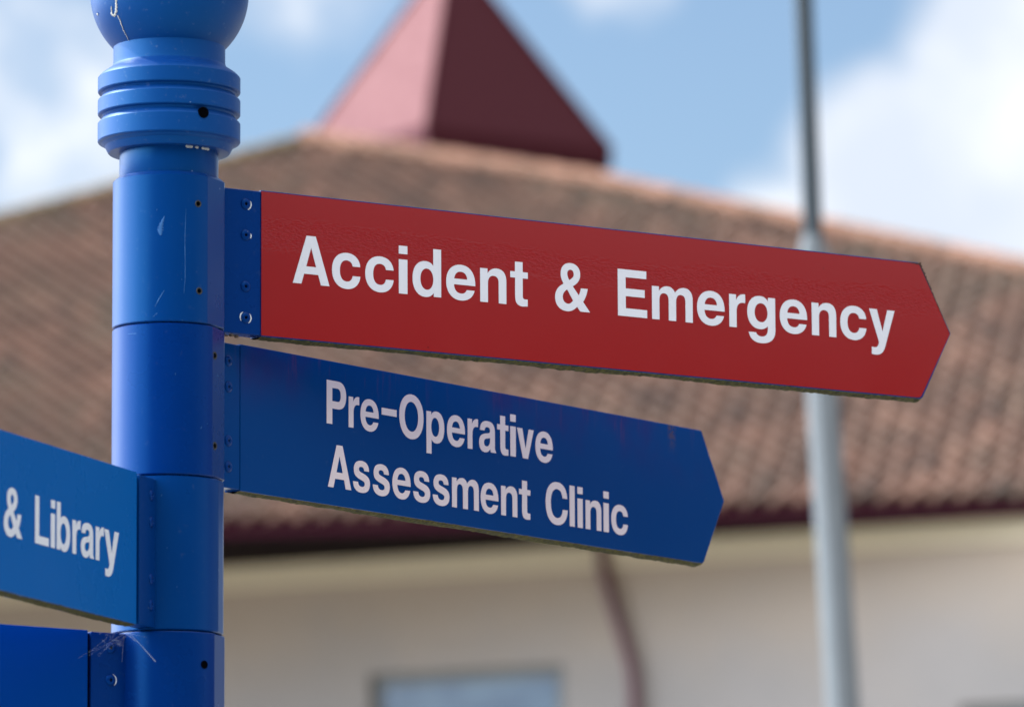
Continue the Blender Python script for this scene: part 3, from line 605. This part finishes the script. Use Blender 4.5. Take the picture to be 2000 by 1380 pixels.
def edge_wear(pl, panel, P0, P1, w0, w1, seed):
    bm = bmesh.new(); rnd = random.Random(seed); n = 40; a = Vector(P0); b = Vector(P1); d = (b-a).normalized(); nn = Vector((-d.y, d.x)); prev = None
    for i in range(n+1):
        f = i/n; q = a.lerp(b, f); w_ = (w0+(w1-w0)*f)*rnd.uniform(.35, 1.3)
        row = [bm.verts.new(pl.P(x.x, x.y, T/2+.0005)) for x in (q, q-nn*w_)]
        if prev: bm.faces.new((prev[0], prev[1], row[1], row[0]))
        prev = row
    bmesh.ops.recalc_face_normals(bm, faces=bm.faces); obj('worn_edge', bm, M_wear, panel)
zm_ = 2.6971-H/2
edge_wear(plR, panR, (.9545, 2.6965), (.9700, 2.6690), -.0030, -.0016, 1)
edge_wear(plR, panR, (.9700, 2.6690), (.9960, zm_), -.0013, -.0003, 2)
edge_wear(plR, panR, (.9380, 2.6963), (.9550, 2.6963), .0003, .0018, 3)
# cobweb between the library sign and the lowest sign
bm = bmesh.new(); rnd = random.Random(5)
def strand(p, q, r0, r1, sag=.002):
    p, q = Vector(p), Vector(q); pts = [p.lerp(q, i/8)+Vector((0, 0, -sag*math.sin(math.pi*i/8))) for i in range(9)]
    tube(bm, pts, [(r0+(r1-r0)*i/8)*.62 for i in range(9)], 5)
hub = Vector((-.036, -.062, 2.2318))
strand(hub, (-.008, -.061, 2.2005), .00035, .0012, .0)
for i in range(13):
    strand(hub+Vector((rnd.uniform(-.012, .006), -.002, rnd.uniform(-.003, .001))), (rnd.uniform(-.075, -.012), -.066-rnd.uniform(0, .012), rnd.uniform(2.199, 2.226)), .00010, .00018, rnd.uniform(-.001, .003))
strand((-.052, -.0705, 2.2275), (-.0875, -.077, 2.2010), .00012, .00022)
for i in range(16):
    c0 = Vector((rnd.uniform(-.062, -.022), -.070, rnd.uniform(2.213, 2.231)))
    strand(c0, c0+Vector((rnd.uniform(-.004, .004), 0, rnd.uniform(-.004, .001))), .0002, .0004, 0)
web = obj('cobweb', bm, M_web, None, org=(-.036, -.062, 2.20)); kv(web, 'wispy white cobweb strands under the library sign on the post', 'cobweb')

# ------------------------------------------------------------------ street lamp behind the sign
M_lamp, t, p, c, tcn = paint('weathered_galvanised_steel', (.05, .062, .072), rough=.6, spec=.15, dirt=.25, specks=False, grime=(.2, .2, .2))
M_lamp2, t, p, c, tcn = paint('pale_grey_column_paint', (.16, .175, .185), rough=.65, spec=.15, dirt=.25, specks=False, grime=(.25, .25, .25))
lamp = thing('street_lamp', (1.62, 13.946, 0), 'leaning grey steel lamp column standing behind the red sign', 'street lamp')
def axis_lo(z): return Vector((1.62-.0511*z, 13.946, z))
top_lo = axis_lo(5.0)
def axis_up(z): return top_lo+Vector((-.0252*(z-5.0), 0, z-5.0))
def oct_col(bm, rings, n, rot):
    rr = []
    for p_, r_ in rings: rr.append([bm.verts.new(p_+Vector((math.sin(2*math.pi*i/n+rot)*r_, math.cos(2*math.pi*i/n+rot)*r_, 0))) for i in range(n)])
    for a, b in zip(rr, rr[1:]):
        for i in range(n): bm.faces.new((a[i], b[i], b[(i+1) % n], a[(i+1) % n]))
    bm.faces.new(rr[0]); bm.faces.new(rr[-1][::-1]); bmesh.ops.recalc_face_normals(bm, faces=bm.faces)
bm = bmesh.new(); oct_col(bm, [(axis_lo(0), .075), (axis_lo(1.4), .075), (axis_lo(1.45), .064), (axis_lo(4.86), .056)], 8, R(22)); fix(bm, .006, 2, 20)
obj('column', bm, M_lamp2, lamp, smooth=25)
bm = bmesh.new(); oct_col(bm, [(axis_lo(4.86), .0565), (axis_lo(4.90), .057), (axis_up(4.99), .047), (axis_up(5.03), .033)], 24, 0); obj('reducer', bm, M_lamp2, lamp, smooth=40)
bm = bmesh.new(); oct_col(bm, [(axis_up(5.02), .0325), (axis_up(8.2), .0300)], 24, 0); obj('upper_pole', bm, M_lamp, lamp, smooth=40)
tp = axis_up(8.2)
bm = bmesh.new(); tube(bm, [tp+Vector((0, 0, -.1)), tp+Vector((0, 0, .15)), tp+Vector((.12, 0, .32)), tp+Vector((.4, 0, .42)), tp+Vector((.8, 0, .46))], .027, 12); obj('bracket_arm', bm, M_lamp, lamp, smooth=60)
bm = bmesh.new(); bmesh.ops.create_icosphere(bm, subdivisions=3, radius=1)
bm.transform(Matrix.Translation(tp+Vector((1.1, 0, .46)))@Matrix.Diagonal((.36, .15, .09, 1))); obj('lantern', bm, M_lamp, lamp, smooth=60)
bm = bmesh.new(); box(bm, axis_lo(.5)+Vector((0, 0, 0)), X, Z, Y, -.04, .04, 0, .5, -.0745, -.069); fix(bm, .004); obj('access_door', bm, M_lamp2, lamp)

# ------------------------------------------------------------------ hospital building
WB = Vector((5.07, 54.17, 0)); WU = Vector((.8988, -.4384, 0)); WV = Vector((.4384, .8988, 0))      # wall frame
FB = Vector((4.952, 53.819, 0)); FU = Vector((.9816, -.1908, 0)); FV = Vector((.1908, .9816, 0))         # roof frame
bld = thing('hospital_building', (0, 60, 0), 'cream rendered hospital building under a brown pantiled hipped roof with a maroon spire', 'building')
M_wall, t, p = newmat('cream_render')
tcn = t.n('ShaderNodeTexCoord').outputs['Object']
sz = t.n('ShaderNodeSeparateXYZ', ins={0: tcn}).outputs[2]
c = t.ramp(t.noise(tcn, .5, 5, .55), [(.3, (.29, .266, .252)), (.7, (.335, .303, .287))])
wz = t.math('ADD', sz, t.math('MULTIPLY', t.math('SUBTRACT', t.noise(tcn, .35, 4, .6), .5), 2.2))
c = t.mix(t.smooth(wz, 7.2, 8.9, 0, .8), c, (.45, .35, .265))  # lighter tan towards the eaves, offsetting the soffit shade in the colour
link(t, c, p.inputs['Base Color']); setp(p, Roughness=.95)
link(t, t.n('ShaderNodeBump', ins={'Strength': .5, 'Distance': .01, 'Height': t.noise(tcn, 60, 3, .6)}).outputs[0], p.inputs['Normal'])
M_frieze = paint('cream_frieze_board', (.66, .56, .40), rough=.6, dirt=.2, specks=False)[0]
M_maroon = paint('maroon_paint', (.040, .005, .014), rough=.6, spec=.08, dirt=.1, specks=False, grime=(.1, .05, .06))[0]
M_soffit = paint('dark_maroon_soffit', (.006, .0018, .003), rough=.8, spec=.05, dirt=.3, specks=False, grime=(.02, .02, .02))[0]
def wbox(bm, u0, u1, v0, v1, z0, z1): box(bm, WB, WU, WV, Z, u0, u1, v0, v1, z0, z1)
def fbox(bm, u0, u1, v0, v1, z0, z1): box(bm, FB, FU, FV, Z, u0, u1, v0, v1, z0, z1)
ZS = 9.04
WIN = [(-6.98, -4.70, 6.35, 7.80), (-.30, 1.9, 5.7, 7.17)]
def holed_wall(bm, u0, u1, z0, z1, v0, v1, holes):
    us = sorted({u0, u1, *[h[0] for h in holes], *[h[1] for h in holes]}); zs = sorted({z0, z1, *[h[2] for h in holes], *[h[3] for h in holes]})
    # front skin as cells, plus reveals
    def vv(u, z, v): return bm.verts.new(WB+WU*u+WV*v+Z*z)
    for a, b in zip(us, us[1:]):
        for c_, d in zip(zs, zs[1:]):
            if any(h[0] <= a and b <= h[1] and h[2] <= c_ and d <= h[3] for h in holes): continue
            bm.faces.new((vv(a, c_, v0), vv(b, c_, v0), vv(b, d, v0), vv(a, d, v0)))
    for h in holes:
        cs = [(h[0], h[2]), (h[1], h[2]), (h[1], h[3]), (h[0], h[3])]
        for (a, b), (c_, d) in zip(cs, cs[1:]+cs[:1]):
            bm.faces.new((vv(a, b, v0), vv(c_, d, v0), vv(c_, d, v1), vv(a, b, v1)))
    bmesh.ops.remove_doubles(bm, verts=bm.verts, dist=1e-5)
    bmesh.ops.recalc_face_normals(bm, faces=bm.faces)
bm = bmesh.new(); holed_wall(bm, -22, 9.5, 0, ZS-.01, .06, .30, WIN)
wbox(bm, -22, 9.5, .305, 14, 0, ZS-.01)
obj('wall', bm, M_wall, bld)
bm = bmesh.new(); wbox(bm, -22.02, 9.52, 0, .055, ZS-.26, ZS-.012); obj('frieze', bm, M_frieze, bld)
# windows
M_frame = paint('grey_window_frame', (.12, .12, .11), rough=.5, dirt=.2, specks=False)[0]
M_glass, t, p = newmat('window_glass'); setp(p, Roughness=.05, Specular_IOR_Level=.5)
tcn = t.n('ShaderNodeTexCoord').outputs['Object']
link(t, t.ramp(t.noise(tcn, .9, 2, .5), [(.45, (.025, .070, .14)), (.68, (.11, .19, .26))]), p.inputs['Base Color'])  # blue sky reflection put into the pane colour, with paler blotches
for i, (a, b, z0, z1) in enumerate(WIN):
    bm = bmesh.new(); fwd = .11
    wbox(bm, a+.002, b-.002, .14, .20, z1-fwd, z1-.002); wbox(bm, a+.002, b-.002, .14, .20, z0+.002, z0+fwd)
    wbox(bm, a+.002, a+fwd, .14, .20, z0+fwd+.001, z1-fwd-.001); wbox(bm, b-fwd, b-.002, .14, .20, z0+fwd+.001, z1-fwd-.001)
    mid = z0+(z1-z0)*.62
    wbox(bm, a+fwd+.001, b-fwd-.001, .145, .20, mid-.03, mid+.03)
    wf = obj('window', bm, M_frame, bld)
    bm = bmesh.new(); wbox(bm, a+fwd*.8, b-fwd*.8, .165, .18, z0+fwd*.8, z1-fwd*.8); obj('pane', bm, M_glass, wf)
    bm = bmesh.new(); wbox(bm, a-.06, b+.06, -.04, .14, z0-.07, z0-.002); fix(bm, .008); obj('sill', bm, M_frieze, wf)
# soffit between the wall line and the roof edge
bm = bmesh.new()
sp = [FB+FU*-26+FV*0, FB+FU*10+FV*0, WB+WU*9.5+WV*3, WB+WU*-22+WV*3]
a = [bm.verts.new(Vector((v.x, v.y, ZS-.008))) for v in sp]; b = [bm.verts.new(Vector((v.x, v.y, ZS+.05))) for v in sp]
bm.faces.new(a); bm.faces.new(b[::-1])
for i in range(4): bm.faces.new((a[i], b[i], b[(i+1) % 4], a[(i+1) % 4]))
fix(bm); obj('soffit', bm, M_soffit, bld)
bm = bmesh.new(); fbox(bm, -26, 10, -.025, .0, ZS-.012, ZS+.155); obj('fascia', bm, M_maroon, bld)
# half-round gutter on the fascia, left run seen against the soffit
# downpipe with swan neck
M_pipe = paint('maroon_downpipe_paint', (.10, .022, .035), rough=.4, dirt=.1, specks=False, grime=(.1, .05, .06))[0]
bm = bmesh.new()
def wp(u, v, z): return WB+WU*u+WV*v+Z*z
tube(bm, [wp(u_+.08, v_, z_) for u_, v_, z_ in ((-4.30, -.05, 9.03), (-4.28, -.05, 8.82), (-4.24, -.05, 8.62), (-4.15, -.05, 8.33), (-4.06, -.05, 8.05), (-3.98, -.05, 7.80), (-3.94, -.05, 7.6), (-3.93, -.05, 7.3), (-3.93, -.05, .1))], .058, 14)
obj('downpipe', bm, M_pipe, bld, smooth=50)

# tiled front slope: real rolls and courses
PB = R(30); TU = FU; TV = (FV*math.cos(PB)+Z*math.sin(PB)); TN = (-FV*math.sin(PB)+Z*math.cos(PB))
TO = FB+FV*-.07+Z*(ZS+.135)
CW, GA = .272, .345
def roof_uv(P):  # world -> slope coordinates
    d = P-TO; return d.dot(TU), d.dot(TV)
def F(u, v, z): return FB+FU*u+FV*v+Z*z
HL = [F(-26.4, -.07, ZS+.13), F(-12.375, 7.945, 13.816), F(-9.146, 10.056, 15.034)]
HR = [F(-5.14, 8.303, 14.023), F(-2.473, 6.799, 13.154), F(-.031, 5.525, 12.419), F(9.9, -.07, ZS+.13)]
outline = [roof_uv(P) for P in HL+HR]
bm = bmesh.new(); uvl = bm.loops.layers.uv.new('tiles')
u_min, u_max = -26.5, 10; ncol = int((u_max-u_min)/CW); nrow = 34
def prof(fr):   # roll profile across one tile
    return .092*max(0., math.sin(math.pi*min(1., max(0., (fr-.18)/.64))))**.8
SUB = 8
jit = {}
for r_ in range(nrow):
    v0, v1 = r_*GA, (r_+1)*GA
    rows = []
    for vv, h in ((v0-.012, -.004), (v0-.012, .046), ((v0+v1)/2, .022), (v1, .001)):
        rw = []
        for i in range(ncol*SUB+1):
            u = u_min+i*CW/SUB; fr = (i % SUB)/SUB; cc = i//SUB
            if (r_, cc) not in jit: jit[(r_, cc)] = random.gauss(0, .003)
            rw.append(bm.verts.new(TO+TU*u+TV*vv+TN*(prof(fr)+h+jit[(r_, cc)]*(h > 0)+.012*noise.noise(Vector((u*.3, vv*.3, 2))))))
        rows.append(rw)
    for q, (a, b) in enumerate(zip(rows, rows[1:])):
        for i in range(ncol*SUB):
            f = bm.faces.new((a[i], a[i+1], b[i+1], b[i])); cc = i//SUB; fr = (i % SUB+.5)/SUB
            for l, du, dv in zip(f.loops, (0, 1, 1, 0), (0, 0, 1, 1)):
                l[uvl].uv = (cc+min(.98, max(.02, (i % SUB+du)/SUB)), r_+[.02, .1, .5, .97][q+dv] if q+dv < 4 else r_+.97)
# trim along the hips
def cut(P, Q, inside):
    d = (Q-P).normalized(); n_ = d.cross(TN).normalized()
    if (inside-P).dot(n_) > 0: n_ = -n_
    return P, n_
inside = F(-7, 3, 11)
for P, Q in ((HL[0], HL[2]), (HL[2], HR[0]), (HR[0], HR[3])):
    pass
# convex outline: bisect edge by edge
seq = [HL[0], HL[1], HL[2], HR[0], HR[3]]
for P, Q in zip(seq, seq[1:]):
    P_, n_ = cut(P, Q, inside)
    bmesh.ops.bisect_plane(bm, geom=bm.verts[:]+bm.edges[:]+bm.faces[:], dist=1e-5, plane_co=P_, plane_no=n_, clear_outer=True)
M_tile, t, p = newmat('weathered_pantiles')
uvn = t.n('ShaderNodeUVMap', uv_map='tiles').outputs[0]
fl = t.n('ShaderNodeVectorMath', operation='FLOOR', ins={0: uvn}).outputs[0]
wn = t.n('ShaderNodeTexWhiteNoise', noise_dimensions='2D', ins={'Vector': fl})
tcn = t.n('ShaderNodeTexCoord').outputs['Object']
base = t.ramp(wn.outputs['Value'], [(0, (.075, .045, .034)), (.15, (.118, .066, .045)), (.5, (.150, .082, .056)), (.88, (.19, .098, .066)), (1, (.26, .145, .10))])
big = t.noise(tcn, .55, 4, .6)
c = t.mix(t.smooth(big, .45, .66, 0, .6), base, (.110, .092, .064))        # lichened areas
c = t.mix(t.smooth(t.noise(tcn, .8, 3, .5, .2), .62, .7, 0, .3), c, (.19, .095, .075))
c = t.mix(t.math('MULTIPLY', t.smooth(t.noise(tcn, 14, 4, .7), .5, .75), .35), c, (.05, .045, .035))
link(t, c, p.inputs['Base Color']); setp(p, Roughness=.9)
bm.normal_update()
for f in bm.faces: f.smooth = False
roof = obj('tiled_roof', bm, M_tile, bld)
# other slopes (behind the hips)
M_tile2, t, p = newmat('pantiles_far_slopes')
tcn = t.n('ShaderNodeTexCoord').outputs['Object']
link(t, t.ramp(t.noise(tcn, 1.2, 5, .6), [(.3, (.08, .045, .035)), (.7, (.14, .08, .055))]), p.inputs['Base Color']); setp(p, Roughness=.9)
link(t, t.n('ShaderNodeBump', ins={'Strength': .8, 'Distance': .03, 'Height': t.n('ShaderNodeTexWave', ins={'Vector': tcn, 'Scale': 3.6}).outputs[1]}).outputs[0], p.inputs['Normal'])
bm = bmesh.new()
dn = -TN*.03
ids = [bm.verts.new(v+dn) for v in (HL[0], HL[1], HL[2], HR[0], HR[3])]
bl = bm.verts.new(F(-24, 22, ZS+.1)); br_ = bm.verts.new(F(12, 22, ZS+.1)); ap = bm.verts.new(F(-8.0, 12.2, 14.4))
bm.faces.new((ids[0], ids[4], br_, bl)); bm.faces.new(ids)
bm.faces.new((ids[0], bl, ids[1])); bm.faces.new((ids[1], bl, ap)); bm.faces.new((ids[1], ap, ids[2])); bm.faces.new((ids[2], ap, ids[3]))
bm.faces.new((ids[3], ap, br_)); bm.faces.new((ids[3], br_, ids[4])); bm.faces.new((ap, bl, br_))
fix(bm); obj('rear_slopes', bm, M_tile2, bld)
# hip and ridge tiles
def hip_mat(name, ramp):
    mt, t, p = newmat(name); tcn = t.n('ShaderNodeTexCoord').outputs['Object']
    link(t, t.ramp(t.noise(tcn, 3.6, 3, .6), ramp), p.inputs['Base Color']); setp(p, Roughness=.9); return mt
M_hip_o = hip_mat('orange_hip_tiles', [(.3, (.11, .065, .042)), (.48, (.24, .118, .072)), (.62, (.34, .17, .11)), (.72, (.20, .12, .075))])
M_hip_b = hip_mat('mossy_hip_tiles', [(.3, (.11, .085, .045)), (.6, (.17, .12, .06)), (.8, (.20, .16, .10))])
def hip(P, Q, mat, r0=.13, ln=.42, dz=.02):
    bm = bmesh.new(); L = (Q-P).length; n = int(L/ln); d = (Q-P)/L
    s = d.cross(Z).normalized(); u_ = s.cross(d).normalized()
    for k_ in range(n):
        a0 = P+d*(k_*L/n); a1 = P+d*((k_+1.08)*L/n)
        rr = []
        for cpt, ra in ((a0, r0*.92), (a1, r0*1.06)):
            rr.append([bm.verts.new(cpt+s*math.cos(R(x))*ra+u_*(math.sin(R(x))*ra*.85+dz)) for x in range(-20, 201, 20)])
        for i in range(len(rr[0])-1): bm.faces.new((rr[0][i], rr[0][i+1], rr[1][i+1], rr[1][i]))
        bm.faces.new(rr[1]); bm.faces.new(rr[0])
    bmesh.ops.recalc_face_normals(bm, faces=bm.faces)
    return obj('hip_tiles', bm, mat, roof, smooth=50)
hip(HL[1], HL[0], M_hip_b); hip(HL[2], HL[1], M_hip_b)
hip(HR[0], HL[2], M_hip_o, .17); hip(HR[3], HR[0], M_hip_o, .16)
# row of newer orange tiles just below the top edge
# the spire: square, standing on the ridge
sp = FB  # placed from its near corner
NC = Vector((-.68, 65.527, 15.00))        # near corner of the base
ex = Vector((math.sin(R(54.4)), math.cos(R(54.4)), 0)); ey = Vector((-ex.y, ex.x, 0))
S = 2.88; skirt = .20
bm = bmesh.new()
base0 = [NC, NC+ex*(S-.08), NC+ex*(S-.08)+ey*S, NC+ey*S]
ctr = sum(base0, Vector())/4
def ringp(k_, z): return [bm.verts.new(Vector((ctr.x+(v.x-ctr.x)*k_, ctr.y+(v.y-ctr.y)*k_, z))) for v in base0]
zb = NC.z
rs = [ringp(.95, zb-1.2), ringp(.95, zb), ringp(1.0, zb), ringp(1.0, zb+.25)]
apex = bm.verts.new(Vector((ctr.x, ctr.y, zb+.25+2.62)))
for a, b in zip(rs, rs[1:]):
    for i in range(4): bm.faces.new((a[i], a[(i+1) % 4], b[(i+1) % 4], b[i]))
for i in range(4): bm.faces.new((rs[-1][i], rs[-1][(i+1) % 4], apex))
bm.faces.new(rs[0][::-1]); fix(bm)
M_spire = paint('satin_maroon_sheet', (.072, .015, .020), rough=.545, spec=.10, dirt=.04, specks=False, grime=(.12, .06, .07))[0]
M_spire.node_tree.nodes['Principled BSDF'].inputs['Metallic'].default_value = .42
spire = obj('spire', bm, M_spire, bld)
bm = bmesh.new()
for i, b_ in enumerate(base0):
    q = Vector((b_.x, b_.y, zb+.255)); tube(bm, [q, Vector((ctr.x, ctr.y, zb+.26+2.62))], .028, 8)
obj('corner_capping', bm, M_spire, spire, smooth=50)
